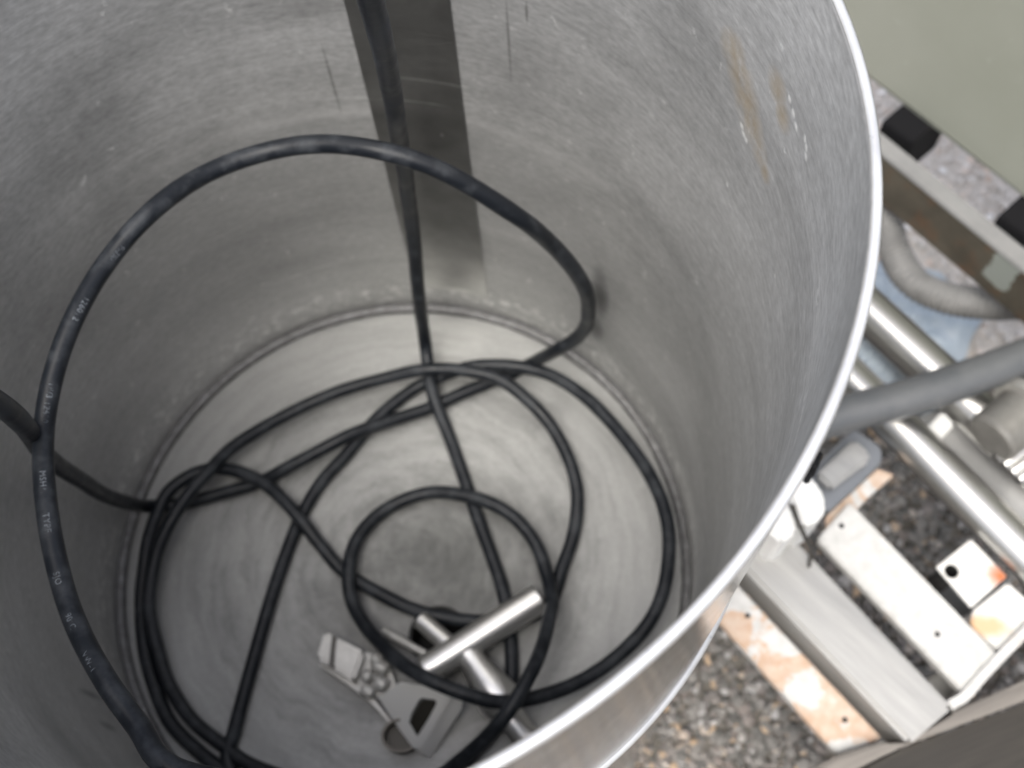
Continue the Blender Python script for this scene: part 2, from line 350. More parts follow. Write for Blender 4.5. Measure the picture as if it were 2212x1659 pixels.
# ------------------------------------------------------------------ ground
GZ = -0.30
me = mesh('ground', [(-150, -150, GZ), (150, -150, GZ), (150, 150, GZ), (-150, 150, GZ)], [(0, 1, 2, 3)])
tag(link('ground', me, GRIT), kind='structure')
def pebbles(name, n, test, mat, sizes, label, x0, x1, y0, y1, seed):
    rng = np.random.default_rng(seed)
    t = (1+5**.5)/2
    iv = np.array([(-1, t, 0), (1, t, 0), (-1, -t, 0), (1, -t, 0), (0, -1, t), (0, 1, t), (0, -1, -t), (0, 1, -t), (t, 0, -1), (t, 0, 1), (-t, 0, -1), (-t, 0, 1)], float)
    iv /= np.linalg.norm(iv[0])
    ifc = np.array([(0, 11, 5), (0, 5, 1), (0, 1, 7), (0, 7, 10), (0, 10, 11), (1, 5, 9), (5, 11, 4), (11, 10, 2), (10, 7, 6), (7, 1, 8), (3, 9, 4), (3, 4, 2), (3, 2, 6), (3, 6, 8), (3, 8, 9), (4, 9, 5), (2, 4, 11), (6, 2, 10), (8, 6, 7), (9, 8, 1)])
    xy = np.stack([rng.uniform(x0, x1, n*2), rng.uniform(y0, y1, n*2)], 1)
    xy = xy[test(xy[:, 0], xy[:, 1])][:n]; m = len(xy)
    s = sizes[0]+(sizes[1]-sizes[0])*rng.random(m)**2.6
    V = np.repeat(iv[None], m, 0)*(1+.28*(rng.random((m, 12, 1))-.5))
    V *= (s[:, None]*np.stack([.7+.6*rng.random(m), .7+.6*rng.random(m), .5+.4*rng.random(m)], 1))[:, None, :]
    a = rng.uniform(0, 6.28, m); b = rng.uniform(-.5, .5, m)
    y_, z_ = V[..., 1]*np.cos(b)[:, None]-V[..., 2]*np.sin(b)[:, None], V[..., 1]*np.sin(b)[:, None]+V[..., 2]*np.cos(b)[:, None]
    x_ = V[..., 0]*np.cos(a)[:, None]-y_*np.sin(a)[:, None]; y2 = V[..., 0]*np.sin(a)[:, None]+y_*np.cos(a)[:, None]
    V = np.stack([x_+xy[:, :1], y2+xy[:, 1:], z_+(GZ+s*.35+.003*rng.random(m))[:, None]], 2).reshape(-1, 3)
    Fc = (ifc[None]+(np.arange(m)*12)[:, None, None]).reshape(-1, 3)
    me = bpy.data.meshes.new(name); me.vertices.add(len(V)); me.vertices.foreach_set('co', V.ravel())
    me.loops.add(Fc.size); me.loops.foreach_set('vertex_index', Fc.ravel()); me.polygons.add(len(Fc))
    me.polygons.foreach_set('loop_start', np.arange(0, Fc.size, 3)); me.update(calc_edges=True); me.validate()
    o = link(name, me, mat, None, 40); tag(o, label, 'gravel', None, 'stuff'); return o
line = lambda x, y: y-0.30-0.10*np.sin(x*9)*0.3
pebbles('dark_gravel', 34000, lambda x, y: line(x, y) < 0, GRAVEL, (.0016, .0062), 'dark brown and grey gravel on the ground under the tank', .13, .80, -.40, .45, 3)
pebbles('lit_gravel', 24000, lambda x, y: line(x, y) >= -.01, LITG, (.0016, .0058), 'pale tan gravel, brighter light put in its colour, below the grey green panel', .2, 1.1, .2, 1.15, 4)

M = Mat('lit_grit', (.45, .42, .38), .95); nz = M.noise(M.coord('Object'), 300, 4, .7); M.color(M.ramp(nz, [(.3, (.40, .375, .34)), (.7, (.64, .60, .56))])); M.bump(nz, .8, .003)  # the same brighter light put into the grit's pale colour
me = mesh('lit_ground', [(x, .30+.03*math.sin(x*9)+.008*math.sin(x*31), GZ+.0018) for x in [-.2+.05*i for i in range(60)]]+[(x, 3.0, GZ+.0018) for x in [-.2+.05*i for i in range(60)]], [(i, i+1, 61+i, 60+i) for i in range(59)])
tag(link('lit_ground', me, M.m), kind='structure')

# ------------------------------------------------------------------ the tank
R, RO, H = 0.2, 0.2032, 0.497
tank = empty('steel_tank', (0, 0, 0), 'open round stainless steel tank with brushed walls and bright rim', 'tank')
def cyl_uv(name, rad, z0, z1, a0, a1, na, nz, mat, inward, parent):
    vs = []; fs = []; uvs = []
    for j in range(nz+1):
        for i in range(na+1):
            a = a0+(a1-a0)*i/na; z = z0+(z1-z0)*j/nz; vs.append((rad*math.sin(a), rad*math.cos(a), z)); uvs.append((a*0.2, z))
    for j in range(nz):
        for i in range(na):
            q = j*(na+1)+i; f = (q, q+1, q+na+2, q+na+1); fs.append(f if inward else f[::-1])
    me = mesh(name, vs, fs); l = me.uv_layers.new(name='UVMap')
    for lp in me.loops: l.data[lp.index].uv = uvs[lp.vertex_index]
    return link(name, me, mat, parent, 180)
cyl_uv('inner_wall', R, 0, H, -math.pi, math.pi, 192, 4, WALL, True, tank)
cyl_uv('outer_wall', RO, -.004, H, -math.pi, math.pi, 192, 4, SHELL, False, tank)
e = .0006
o = link('rim', lathe_mesh('rim', [(R-.0001, H-.0012), (R+.0005, H+.0002), (R+.0011, H+.0006), (RO-.0010, H+.0006), (RO-.0003, H+.0003), (RO+.0002, H-.0012)], (0, 0, 0), (0, 0, 1), 192, True), RIM, tank, 60)
# floor disc with its drain hole
DC = at(948, 1374, 0); DR = .0195
bm = bmesh.new(); ring1 = []; ring2 = []
for k in range(96):
    a = 2*math.pi*k/96; ring1.append(bm.verts.new((DC.x+DR*math.cos(a), DC.y+DR*math.sin(a), 0))); ring2.append(bm.verts.new((R*math.cos(a), R*math.sin(a), 0)))
for k in range(96): bm.faces.new((ring1[k], ring2[k], ring2[(k+1) % 96], ring1[(k+1) % 96]))
link('tank_floor', bm_mesh('tank_floor', bm), FLOOR, tank, 180)
link('drain', lathe_mesh('drain', [(DR+.0012, -.0005), (DR+.0012, .0012), (DR-.0008, .0012), (DR-.0016, -.004), (DR-.0016, -.035), (.001, -.036), (.001, -.038), (DR+.001, -.038)], DC, (0, 0, 1), 40, True), DARK, tank, 40)
link('bottom_plate', lathe_mesh('bottom_plate', [(R-.001, -.003), (R-.001, -.0055), (.02, -.056), (.02, -.053)], (0, 0, 0), (0, 0, 1), 64, True), SHELL, tank, 40)
pts = [Vector(((R-.0026)*math.sin(2*math.pi*k/420), (R-.0026)*math.cos(2*math.pi*k/420), .0022+.0006*noise.noise(Vector((k*.9, 0, 0))))) for k in range(421)]
link('weld_bead', tube_mesh('weld_bead', pts, lambda s, i:   .0040*(1+.10*noise.noise(Vector((i*.35, 3, 0)))), 8, False), WELD, tank, 180)
# darker vertical strip on the far wall
a0 = math.atan2(*wallp(748, 10).xy); a1 = math.atan2(*wallp(976, 60).xy)
ab0 = math.atan2(*wallp(890, 600).xy); ab1 = math.atan2(*wallp(1052, 600).xy)
A0, A1 = (a0+ab0)/2, (a1+ab1)/2
print('strip', a0, ab0, a1, ab1)
cyl_uv('wall_strip', R-.0006, .03, H-.004, A0, A1, 16, 3, STRIP, True, tank)
# pressed hoop round the outside
link('hoop', lathe_mesh('hoop', [(RO+.0001, .2665), (RO+.0018, .2675), (RO+.0022, .2685), (RO+.0018, .2695), (RO+.0001, .2705)], (0, 0, 0), (0, 0, 1), 192, True), RIM, tank, 60)
# outlet pipe from under the floor, running out along a radius
pz = -.022
q0 = at(1830, 893, pz); q1 = at(2212, 772, pz); dirp = (q1-q0).normalized()
pp = spline([Vector((.11, .035, pz)), q0-dirp*.06, q0, at(1990, 850, pz), q1, q1+dirp*.1+Vector((0, .01, 0)), q1+dirp*.35+Vector((0, .03, 0))], .01)
link('outlet_pipe', tube_mesh('outlet_pipe', pp, .0142, 28), PIPE, tank, 60)
for k in range(3):
    a = math.radians(10+120*k)
    link('leg', lathe_mesh('leg', [(.014, -.002), (.014, -.29), (.02, -.291), (.02, -.298)], (.165*math.sin(a), .165*math.cos(a), 0), (0, 0, 1), 16), TUBEMAT, tank, 40)
# dark grime caught on the outside below the rim
bm = bmesh.new()
for k in range(16):
    t = k/15; g = at(1775-28*t, 978+58*t, H-.012); q = g.xy.normalized()*(RO+.0012)
    bmesh.ops.create_icosphere(bm, subdivisions=1, radius=.0011*(1-.6*abs(t-.6))+.0005*random.random(), matrix=Matrix.Translation((q.x, q.y, g.z+random.uniform(-.002, .001))))
link('tar_smear', bm_mesh('tar_smear', bm), BLACK, tank, 180)

# ------------------------------------------------------------------ the cable: one run, one end up the far side, the other out to the left
CR = .0047; LAY = CR/.0039; RISE = 1.22
def f(x, y, z=.0042): return at(x, y, z*LAY+.0002)
def rise(x, y, d): return dep(x, y, d*RISE)
path = [Vector(p) for p in ((-.262, .15, -.29), (-.26, .14, -.1), (-.255, .135, .25), (-.235, .128, .47), (-.20, .118, .60), (-.1, .095, .69), (0, .055, .69), (.045, .03, .61))]
path += [dep(803, 0, .385), dep(845, 200, .50), dep(868, 330, .60), dep(890, 480, .70), dep(905, 640, .775), f(919, 745, .022), f(935, 850, .0125), f(965, 930, .0052), f(1000, 1030), f(1032, 1120), f(1062, 1200), f(1085, 1270), f(1098, 1340), f(1105, 1420), f(1103, 1490), f(1080, 1560), f(1030, 1620), f(960, 1690)]
path += [Vector((-.02, -.167, .0042)), f(540, 1705), f(469, 1656), f(425, 1621), f(366, 1559), f(331, 1477), f(312, 1404, .0045), f(305, 1300, .006), f(312, 1228, .009), f(320, 1173, .012), f(337, 1118, .0125), f(364, 1063, .0128), f(415, 1026, .012), f(463, 1012, .012), f(514, 1018, .012), f(572, 1045, .0125), f(631, 1100, .0125), f(690, 1175, .008), f(741, 1234, .0048), f(830, 1288), f(900, 1319), f(980, 1336), f(1055, 1342), f(1130, 1336), f(1180, 1312)]
path += [f(1203, 1268), f(1212, 1232), f(1234, 1169), f(1245, 1110, .006), f(1245, 1052, .008), f(1226, 985, .010), f(1187, 915, .012), f(1136, 861, .016), f(1078, 819, .021), f(1019, 803, .023), f(960, 797, .0235), f(902, 801, .022), f(850, 813, .018), f(720, 850, .012), f(600, 905, .011), f(500, 968, .015), f(455, 1014, .0205), f(415, 1059, .0205), f(384, 1102, .020), f(353, 1157, .018), f(334, 1212, .015), f(322, 1306, .0125), f(343, 1404, .006), f(366, 1477), f(416, 1556), f(480, 1609), f(542, 1652, .0045)]
path += [Vector((-.03, -.152, .009)), Vector((.02, -.148, .0125)), f(945, 1680, .02), f(994, 1644, .03), f(1043, 1601, .042), f(1092, 1546, .052), f(1141, 1465, .052), f(1170, 1400, .042), f(1187, 1334, .030), f(1193, 1300, .022), f(1183, 1247, .0135), f(1156, 1173, .0125), f(1109, 1116, .0125), f(1058, 1085, .0125), f(992, 1067, .010), f(929, 1064, .007), f(867, 1083, .006), f(812, 1118, .006), f(769, 1172, .010), f(754, 1235, .0128), f(758, 1292, .012), f(788, 1352, .016), f(832, 1402, .028), f(864, 1432, .036), f(929, 1469, .044), f(1010, 1500, .044), f(1076, 1516, .040), f(1157, 1507, .034), f(1255, 1471, .028), f(1336, 1416, .026), f(1398, 1351, .027), f(1430, 1286, .028), f(1443, 1220, .028), f(1445, 1150, .028), f(1433, 1090, .027), f(1402, 1022, .024), f(1351, 950, .020), f(1273, 864, .017), f(1195, 812, .0155), f(1136, 795, .014), f(1078, 789, .0135), f(1019, 792, .0135), f(960, 810, .010), f(906, 833, .005), f(851, 872), f(804, 915), f(746, 985), f(700, 1035), f(655, 1105), f(610, 1215), f(580, 1310), f(545, 1440), f(505, 1585), f(490, 1640)]
path += [Vector((-.085, -.16, .0055)), Vector((-.03, -.18, .03)), Vector((.04, -.185, .12)), Vector((.065, -.175, .28))]
i_print0 = len(path)
path += [rise(372, 1659, .352), rise(300, 1570, .362), rise(222, 1460, .37), rise(147, 1300, .388), rise(104, 1120, .40), rise(94, 960, .412), rise(112, 830, .418)]
i_print1 = len(path)
path += [rise(157, 695, .424), rise(232, 565, .434), rise(332, 455, .44), rise(452, 373, .455), rise(580, 326, .460), rise(700, 310, .455), rise(830, 327, .448), rise(950, 367, .452), rise(1118, 469, .474), rise(1184, 521, .50), rise(1236, 577, .525), rise(1266, 629, .55), rise(1271, 668, .575), rise(1265, 703, .605), rise(1243, 731, .625), rise(1201, 757, .645)]
path += [f(1135, 792, .006), f(1078, 818, .0045), f(999, 849, .0045), f(929, 880, .0045), f(830, 913, .008), f(755, 940, .0125), f(700, 968, .0125), f(620, 1010, .010), f(560, 1042, .0048), f(500, 1060), f(420, 1082, .0045), f(365, 1092, .006), f(318, 1093, .014), rise(262, 1082, .61), rise(200, 1055, .55), rise(100, 985, .46), rise(0, 872, .36)]
path += [Vector((-.10, -.075, .545)), Vector((-.17, -.068, .545)), Vector((-.222, -.06, .49)), Vector((-.24, -.055, .35)), Vector((-.245, -.05, 0)), Vector((-.25, -.04, -.29))]
cp = spline(path, .004)
# keep the run inside the wall and above the floor
for v in cp:
    rr = v.xy.length
    if v.z < H-.02 and R-.0045 < rr < R+.02: k = (R-.0045)/rr; v.x *= k; v.y *= k
for q_, v in enumerate(cp):
    v += Vector((noise.noise(Vector((q_*.045, 0, 0))), noise.noise(Vector((q_*.045, 9, 0))), 0))*.0009
cable = link('power_cable', tube_mesh('power_cable', cp, lambda s_, i_: CR*(1+.035*noise.noise(Vector((s_*38, 2, 0)))), 16), RUBBER, None, 60)
tag(cable, 'long black rubber power cable looped inside the steel tank', 'cable')
# the white lettering printed along the rising loop
P2 = rise(222, 1460, .37); P1 = rise(165, 675, .426)
ia = min(range(len(cp)), key=lambda i: (cp[i]-P1).length); ib = min(range(len(cp)), key=lambda i: (cp[i]-P2).length)
run = cp[min(ia, ib):max(ia, ib)+12]
run = run[::-1]
run = run if (run[0]-P1).length < (run[-1]-P1).length else run[::-1]
cum = [0]
for i in range(1, len(run)): cum.append(cum[-1]+(run[i]-run[i-1]).length)
def frame(s):
    s = min(max(s, 0), cum[-1]-1e-6); i = max(0, next(k for k in range(1, len(cum)) if cum[k] >= s)-1)
    t = (s-cum[i])/(cum[i+1]-cum[i]); p = run[i].lerp(run[i+1], t)
    Ta = (run[min(i+1, len(run)-1)]-run[max(i-1, 0)]).normalized(); Tb = (run[min(i+2, len(run)-1)]-run[i]).normalized()
    T = Ta.lerp(Tb, t).normalized(); N = (CAM-p); N = (N-T*N.dot(T)).normalized(); return p, T, N, N.cross(T)
words = ((.085, 'P-7K-126012'), (.300, 'MSHA'), (.385, 'SJO'), (.438, '90\u00b0C'), (.492, 'VW-1'))
LEN = cum[-1]; print('print run', LEN)
tv = []; tf = []
def add_text(txt, s0, size, maxlen, roll0):
    tv = []; tf = []
    cu = bpy.data.curves.new('lettering', 'FONT'); cu.body = txt; cu.size = size; cu.resolution_u = 3; cu.space_character = 1.12
    ob = bpy.data.objects.new('lettering', cu); COL.objects.link(ob); dg = bpy.context.evaluated_depsgraph_get()
    me = bpy.data.meshes.new_from_object(ob.evaluated_get(dg)); base = len(tv)
    bt = bmesh.new(); bt.from_mesh(me); bmesh.ops.triangulate(bt, faces=bt.faces)
    for _ in range(2): bmesh.ops.subdivide_edges(bt, edges=[e for e in bt.edges if e.calc_length() > size*.22], cuts=1); bmesh.ops.triangulate(bt, faces=bt.faces)
    bt.to_mesh(me); bt.free()
    for v in me.vertices:
        s = s0+v.co.x; p, T, N, B = frame(s); ph = (v.co.y-size*.36)/CR+roll0(s/LEN)
        tv.append(p+(N*math.cos(ph)+B*math.sin(ph))*(CR*1.035))
    for q in me.polygons: tf.append(tuple(base+i for i in q.vertices))
    bpy.data.objects.remove(ob); bpy.data.curves.remove(cu); bpy.data.meshes.remove(me)
    link('lettering', mesh('lettering', tv, tf), PRINT, cable)
roll = lambda t: .35-.75*t
for frac, txt in ((.03, 'P-7K-'), (.17, '126012'), (.36, '18/3 12600'), (.55, 'MSHA'), (.64, 'TYPE'), (.76, 'SJO'), (.855, '90\u00b0C'), (.95, 'VW-1')):
    add_text(txt, LEN*frac, .0037, 0, roll)

# ------------------------------------------------------------------ steel T handle and the loose clamp on the tank floor
th = empty('tee_handle', at(1030, 1380, 0), 'bright steel T handle lying across the drain under the cable', 'handle')
zc = .0200
c0, c1 = at(916, 1451, zc), at(1166, 1291, zc); ax = c1-c0; L = ax.length
r_ = .0100
link('crossbar', lathe_mesh('crossbar', [(r_-.0012, 0), (r_, .0012), (r_, L-.0012), (r_-.0012, L)], c0, ax, 40), TOOL, th, 40)
j = at(1010, 1412, zc); k = at(1140, 1600, .020); sx = k-j; Ls = sx.length
link('stem', lathe_mesh('stem', [(.0088, 0), (.0092, .010), (.0125, .024), (.0142, .036), (.0132, .041), (.0090, .045), (.0088, Ls-.006), (.0102, Ls-.002), (.0102, Ls+.012)], j, sx, 40), TOOL, th, 40)
j2 = at(985, 1405, .020); k2 = at(907, 1338, .014); s2 = k2-j2
link('pin', lathe_mesh('pin', [(.0062, 0), (.0062, s2.length-.001), (.0052, s2.length)], j2, s2, 24), TOOL, th, 40)

cl = empty('pipe_clamp', at(830, 1470, 0), 'dull steel hinged pipe clamp lying open beside the drain', 'clamp')
# box lug
slab('lug', [(700, 1362), (786, 1407), (764, 1472), (682, 1421)], .026, .024, CLAMP, cl, .0022)
slab('lug_slot', [(717, 1372), (727, 1377), (722, 1444), (710, 1437)], .0263, .004, Mat('dark_slot_steel', (.08, .077, .07), .5, .3).m, cl, 0)  # dark strip laid over the lug where its slit runs
slab('hinge_link', [(770, 1412), (800, 1408), (842, 1440), (858, 1492), (836, 1512), (792, 1500), (768, 1476)], .012, .008, CLAMP, cl, .0015)
slab('strap', [(690, 1430), (764, 1474), (800, 1498), (845, 1560), (841, 1562), (794, 1508), (758, 1484), (688, 1436)], .012, .0115, CLAMP, cl, .0008)
# knuckles of the hinge
for (x, y, x2, y2, r) in ((804, 1417, 822, 1428, .0040), (806, 1432, 838, 1449, .0046), (784, 1454, 802, 1466, .0044), (810, 1468, 836, 1485, .0050), (780, 1486, 808, 1499, .0044)):
    a, b = at(x, y, .018), at(x2, y2, .018); d = b-a
    link('hinge_knuckle', lathe_mesh('hinge_knuckle', [(r*.45, 0), (r*.85, .0008), (r, .002), (r, d.length-.002), (r*.85, d.length-.0008), (r*.45, d.length)], a, d, 20), CLAMP, cl, 60)
a, b = at(806, 1425, .013), at(812, 1492, .013); d = b-a
link('hinge_pin', lathe_mesh('hinge_pin', [(.0022, 0), (.0022, d.length)], a, d, 14), CLAMP, cl, 40)
# slotted bent plate: upper face with a slot, then a side flange
def face3(pts): return [at(x, y, z) for x, y, z in pts]
outer = face3([(817, 1507, .018), (842, 1490, .024), (864, 1474, .029), (905, 1480, .032), (966, 1484, .034), (974, 1499, .032), (971, 1515, .029), (940, 1568, .0185), (908, 1621, .008), (893, 1618, .008), (855, 1565, .0115)])
slot = face3([(904, 1514, .026), (911, 1508, .0275), (942, 1512, .0285), (944, 1520, .0275), (926, 1554, .0205), (902, 1592, .0125), (884, 1560, .0155), (890, 1540, .0195)])
def ringplate(outer, inner, nrm):
    # resample both loops by angle round the slot's centre and bridge them, then give thickness
    cc = sum(inner, Vector())/len(inner); ex = (outer[0]-cc).normalized(); nn = Vector(nrm).normalized(); ex = (ex-nn*ex.dot(nn)).normalized(); ey = nn.cross(ex)
    def cut(loop, a):
        dx, dy = math.cos(a), math.sin(a); best = None
        for i in range(len(loop)):
            p, q = loop[i]-cc, loop[(i+1) % len(loop)]-cc; px, py, qx, qy = p.dot(ex), p.dot(ey), q.dot(ex), q.dot(ey)
            den = (qx-px)*dy-(qy-py)*dx
            if abs(den) < 1e-12: continue
            t = (py*dx-px*dy)/den
            if -1e-6 <= t <= 1+1e-6:
                h = (px+(qx-px)*t)*dx+(py+(qy-py)*t)*dy
                if h > 0 and (best is None or h > best[0]): best = (h, loop[i].lerp(loop[(i+1) % len(loop)], t))
        return best[1]
    an = sorted({round(math.atan2((v-cc).dot(ey), (v-cc).dot(ex)), 5) for v in outer+inner})
    bm = bmesh.new(); O = [bm.verts.new(cut(outer, a)) for a in an]; I = [bm.verts.new(cut(inner, a)) for a in an]
    for k in range(len(an)): bm.faces.new((O[k-1], O[k], I[k], I[k-1]))
    ge = bmesh.ops.extrude_face_region(bm, geom=list(bm.faces)); bmesh.ops.translate(bm, verts=[g for g in ge['geom'] if isinstance(g, bmesh.types.BMVert)], vec=nn*.002)
    bmesh.ops.recalc_face_normals(bm, faces=bm.faces)
    bmesh.ops.bevel(bm, geom=[e for e in bm.edges if len(e.link_faces) == 2 and e.calc_face_angle(0) > 1.0], offset=.0005, segments=2, affect='EDGES')
    return bm
bm = ringplate(outer, slot, (-.25, .3, -.9))
PLATE = Mat('clamp_plate_steel', (.74, .74, .725), .34, .15).m
link('slotted_plate', bm_mesh('slotted_plate', bm), PLATE, cl, 40)
sb = [v+Vector((.001, -.002, -.0065)) for v in slot]; sc_ = sum(sb, Vector())/len(sb); sb = [sc_+(v-sc_)*1.25 for v in sb]
link('slot_shade', mesh('slot_shade', sb+[v+Vector((0, 0, -.0015)) for v in sb], [tuple(range(8)), tuple(range(15, 7, -1))]+[(k, k+8, (k+1) % 8+8, (k+1) % 8) for k in range(8)]), Mat('slot_shade_dark', (.05, .046, .038), .5, .5).m, cl, 40)  # dark sheet added behind the slot to stand for its inner shade
A, B_, C_, D_ = at(984, 1490, .034), at(1022, 1500, .022), at(972, 1618, .002), at(952, 1610, .0085)
bm = bmesh.new(); off = Vector((-.0014, -.0006, -.0008))
q = [at(977, 1489, .033), at(1001, 1500, .024), at(998, 1532, .017), at(931, 1636, .0008), at(910, 1622, .0072)]
t_ = [bm.verts.new(p) for p in q]; b_ = [bm.verts.new(p+off) for p in q]
bm.faces.new(t_); bm.faces.new(b_[::-1])
for i in range(5): bm.faces.new((t_[i], b_[i], b_[(i+1) % 5], t_[(i+1) % 5]))
link('side_flange', bm_mesh('side_flange', bm), PLATE, cl, 40)
# half band under the plate and its tie rod
c = at(872, 1594, 0)
bm = bmesh.new(); prev = None
for k in range(25):
    a = math.radians(95+215*k/24); rr = .0128
    ring = [bm.verts.new((c.x+ri*math.cos(a), c.y+ri*.82*math.sin(a), z)) for ri, z in ((rr, .0006), (rr, .0150), (rr-.0018, .0150), (rr-.0018, .0006))]
    if prev:
        for i in range(4): bm.faces.new((prev[i], ring[i], ring[(i+1) % 4], prev[(i+1) % 4]))
    else: bm.faces.new(ring)
    prev = ring
bm.faces.new(prev[::-1]); link('band_shade', lathe_mesh('band_shade', [(.0005, .0046), (.0108, .0046), (.0108, .0008), (.0005, .0008)], c, (0, 0, 1), 24), Mat('band_shade_dark', (.09, .084, .074), .5, .4).m, cl, 40)  # dark disc added to fill the half band with painted shade
link('half_band', bm_mesh('half_band', bm), Mat('band_inner', (.14, .13, .115), .5, .7).m, cl, 50)
a, b = at(826, 1362, .009), at(955, 1432, .009); d = b-a
link('tie_rod', lathe_mesh('tie_rod', [(.002, 0), (.0026, .001), (.0026, d.length)], a, d, 16), CLAMP, cl, 40)

# ------------------------------------------------------------------ the stand beside the tank
FZ = -.055
fr = empty('support_frame', at(1900, 1480, FZ-.04), 'welded square tube stand with rust stained white slats beside the tank', 'frame')
slab('wide_tube', [(1520, 1135), (1610, 1050), (2060, 1528), (1966, 1608)], FZ, .045, TUBEMAT, fr, .003)
rs = slab('slat', [(1480, 1258), (1540, 1207), (1906, 1594), (1808, 1628)], FZ-.018, .012, SLAT_RUST, fr); rs['label'] = 'white slat with orange rust stains along it'
slab('slat', [(1766, 1164), (1836, 1084), (2163, 1420), (2087, 1502)], FZ-.010, .012, SLAT_WHITE, fr)
slab('cross_tube', [(1690, 1700), (1810, 1632), (1912, 1600), (1962, 1612), (2060, 1534), (2212, 1470), (2320, 1430), (2320, 1474), (2212, 1514), (1946, 1614), (1846, 1664), (1760, 1720)], FZ-.0035, .04, CROSS, fr, .002)
slab('lower_beam', [(1700, 1770), (1850, 1670), (1948, 1618), (2212, 1520), (2400, 1450), (2560, 1600), (2400, 1800), (2100, 1900), (1800, 1800)], FZ-.022, .06, BEAM, fr, .004)
slab('leg', [(2000, 1476), (2046, 1438), (2092, 1498), (2036, 1546)], FZ-.046, .2, TUBEMAT, fr, .002)
# screws and holes on the slats
for x, y, z, pr in ((1615, 1330, FZ-.018, 1), (1825, 1555, FZ-.018, 1), (1818, 1136, FZ-.010, 1), (2025, 1370, FZ-.010, 1)):
    link('screw', lathe_mesh('screw', [(.0021, 0), (.0019, .0006), (.0009, .0011), (.0002, .0011)], at(x, y, z), (0, 0, 1), 14), DARK, fr, 60)
# curved bright lip along the end of the slats
lp = spline([at(2052, 1524, FZ-.006), at(2085, 1504, FZ-.006), at(2120, 1464, FZ-.006), at(2165, 1416, FZ-.006), at(2235, 1345, FZ-.006)], .004)
vs = []; fs = []
for i, p in enumerate(lp):
    T = (lp[min(i+1, len(lp)-1)]-lp[max(i-1, 0)]).normalized(); s_ = Vector((T.y, -T.x, 0))*.0034
    for q in (p-s_, p+s_, p+s_-Vector((0, 0, .028)), p-s_-Vector((0, 0, .028))): vs.append(q)
    if i:
        for k in range(4): a = (i-1)*4; b = i*4; fs.append((a+k, a+(k+1) % 4, b+(k+1) % 4, b+k))
fs.append((0, 1, 2, 3)); fs.append(tuple(len(vs)-4+k for k in (3, 2, 1, 0)))
me = mesh('lip', vs, fs); me2 = bmesh.new(); me2.from_mesh(me); bmesh.ops.recalc_face_normals(me2, faces=me2.faces); me2.to_mesh(me); me2.free()
link('lip', me, SLAT_WHITE, fr, 40)

# two bolting plates by the rail
bp = empty('bolting_plate', at(2060, 1240, FZ-.02), 'white square plate with one large round hole and a rusty corner', 'plate')
P = [(2022, 1225), (2098, 1165), (2175, 1245), (2098, 1313)]; ztop = FZ-.012; hc = at(2056, 1234, ztop)
bm = ringplate([at(x, y, ztop) for x, y in P], [Vector((hc.x+.0054*math.cos(a*math.pi/10), hc.y+.0054*math.sin(a*math.pi/10), ztop)) for a in range(20)], (0, 0, -1))
M = Mat('rust_cornered_white_paint', (.8, .79, .76), .5); oc2 = M.coord('Object'); pc = at(2165, 1245, ztop); nz = M.noise(oc2, 60, 4, .6)
M.color(M.mix(blob(M, oc2, pc.x, pc.y, .014, .012, nz, .5), M.ramp(nz, [(.3, (.54, .53, .50)), (.7, (.62, .61, .58))]), (.40, .10, .015)))
link('plate', bm_mesh('plate', bm), M.m, bp, 40)
link('socket', lathe_mesh('socket', [(.0075, 0), (.0075, -.03), (.0062, -.03), (.0062, -.001)], (hc.x, hc.y, ztop-.0052), (0, 0, 1), 20, True), DARK, bp, 40)
slab('backing_tube', [(2026, 1236), (2092, 1312), (2104, 1318), (2178, 1254), (2104, 1172)], ztop-.04, .03, BGREY, bp, .001)
M = Mat('orange_banded_white_paint', (.8, .79, .76), .5); oc2 = M.coord('Object'); pc = at(2128, 1352, ztop); nz = M.noise(oc2, 50, 4, .6)
M.color(M.mix(M.math('MULTIPLY', blob(M, oc2, pc.x, pc.y, .022, .010, nz, .6), .75), (.58, .575, .55), (.50, .28, .10)))
o = slab('bolting_plate', [(2102, 1318), (2178, 1258), (2260, 1330), (2170, 1418), (2098, 1352)], FZ-.014, .006, M.m, None)
tag(o, 'white plate with a broad orange rust band beside the curved lip', 'plate')

# ------------------------------------------------------------------ rails, hoses and bits behind the frame
def bar(name, p0, p1, z, r, mat, label, cat, sides=32, parent=None, z1=None, group=None):
    a = at(*p0, z); b = at(*p1, z if z1 is None else z1); d = (b-a).normalized(); a = a-d*.02; b = b+d*.25; L = (b-a).length
    o = link(name, lathe_mesh(name, [(r*.9, 0), (r, .001), (r, L-.001), (r*.9, L)], a, d, sides), mat, parent, 40)
    if label: tag(o, label, cat, group)
    return o
RZ_ = -.075
bar('steel_rail', (1836, 636), (2240, 1010), RZ_, .0185, RAIL, 'round polished steel rail passing under the dark pipe next to the blue sheet', 'rail')
bar('steel_rail', (1800, 782), (2240, 1222), RZ_+.012, .0165, RAIL, 'round polished steel rail nearest the tank, under the dark pipe', 'rail')
slab('flat_bar', [(1960, 905), (2050, 880), (2330, 1130), (2330, 1260), (2150, 1090)], RZ_-.012, .03, GREYBAR, None, .002)['label'] = 'wide grey flat bar lying along the rail below the dark pipe'
bpy.data.objects['flat_bar']['category'] = 'bar'
o = slab('mounting_block', [(1983, 942), (2038, 886), (2064, 916), (2012, 970)], RZ_+.006, .02, WPLASTIC, None, .002); tag(o, 'small white block on the grey flat bar below the dark pipe', 'block')
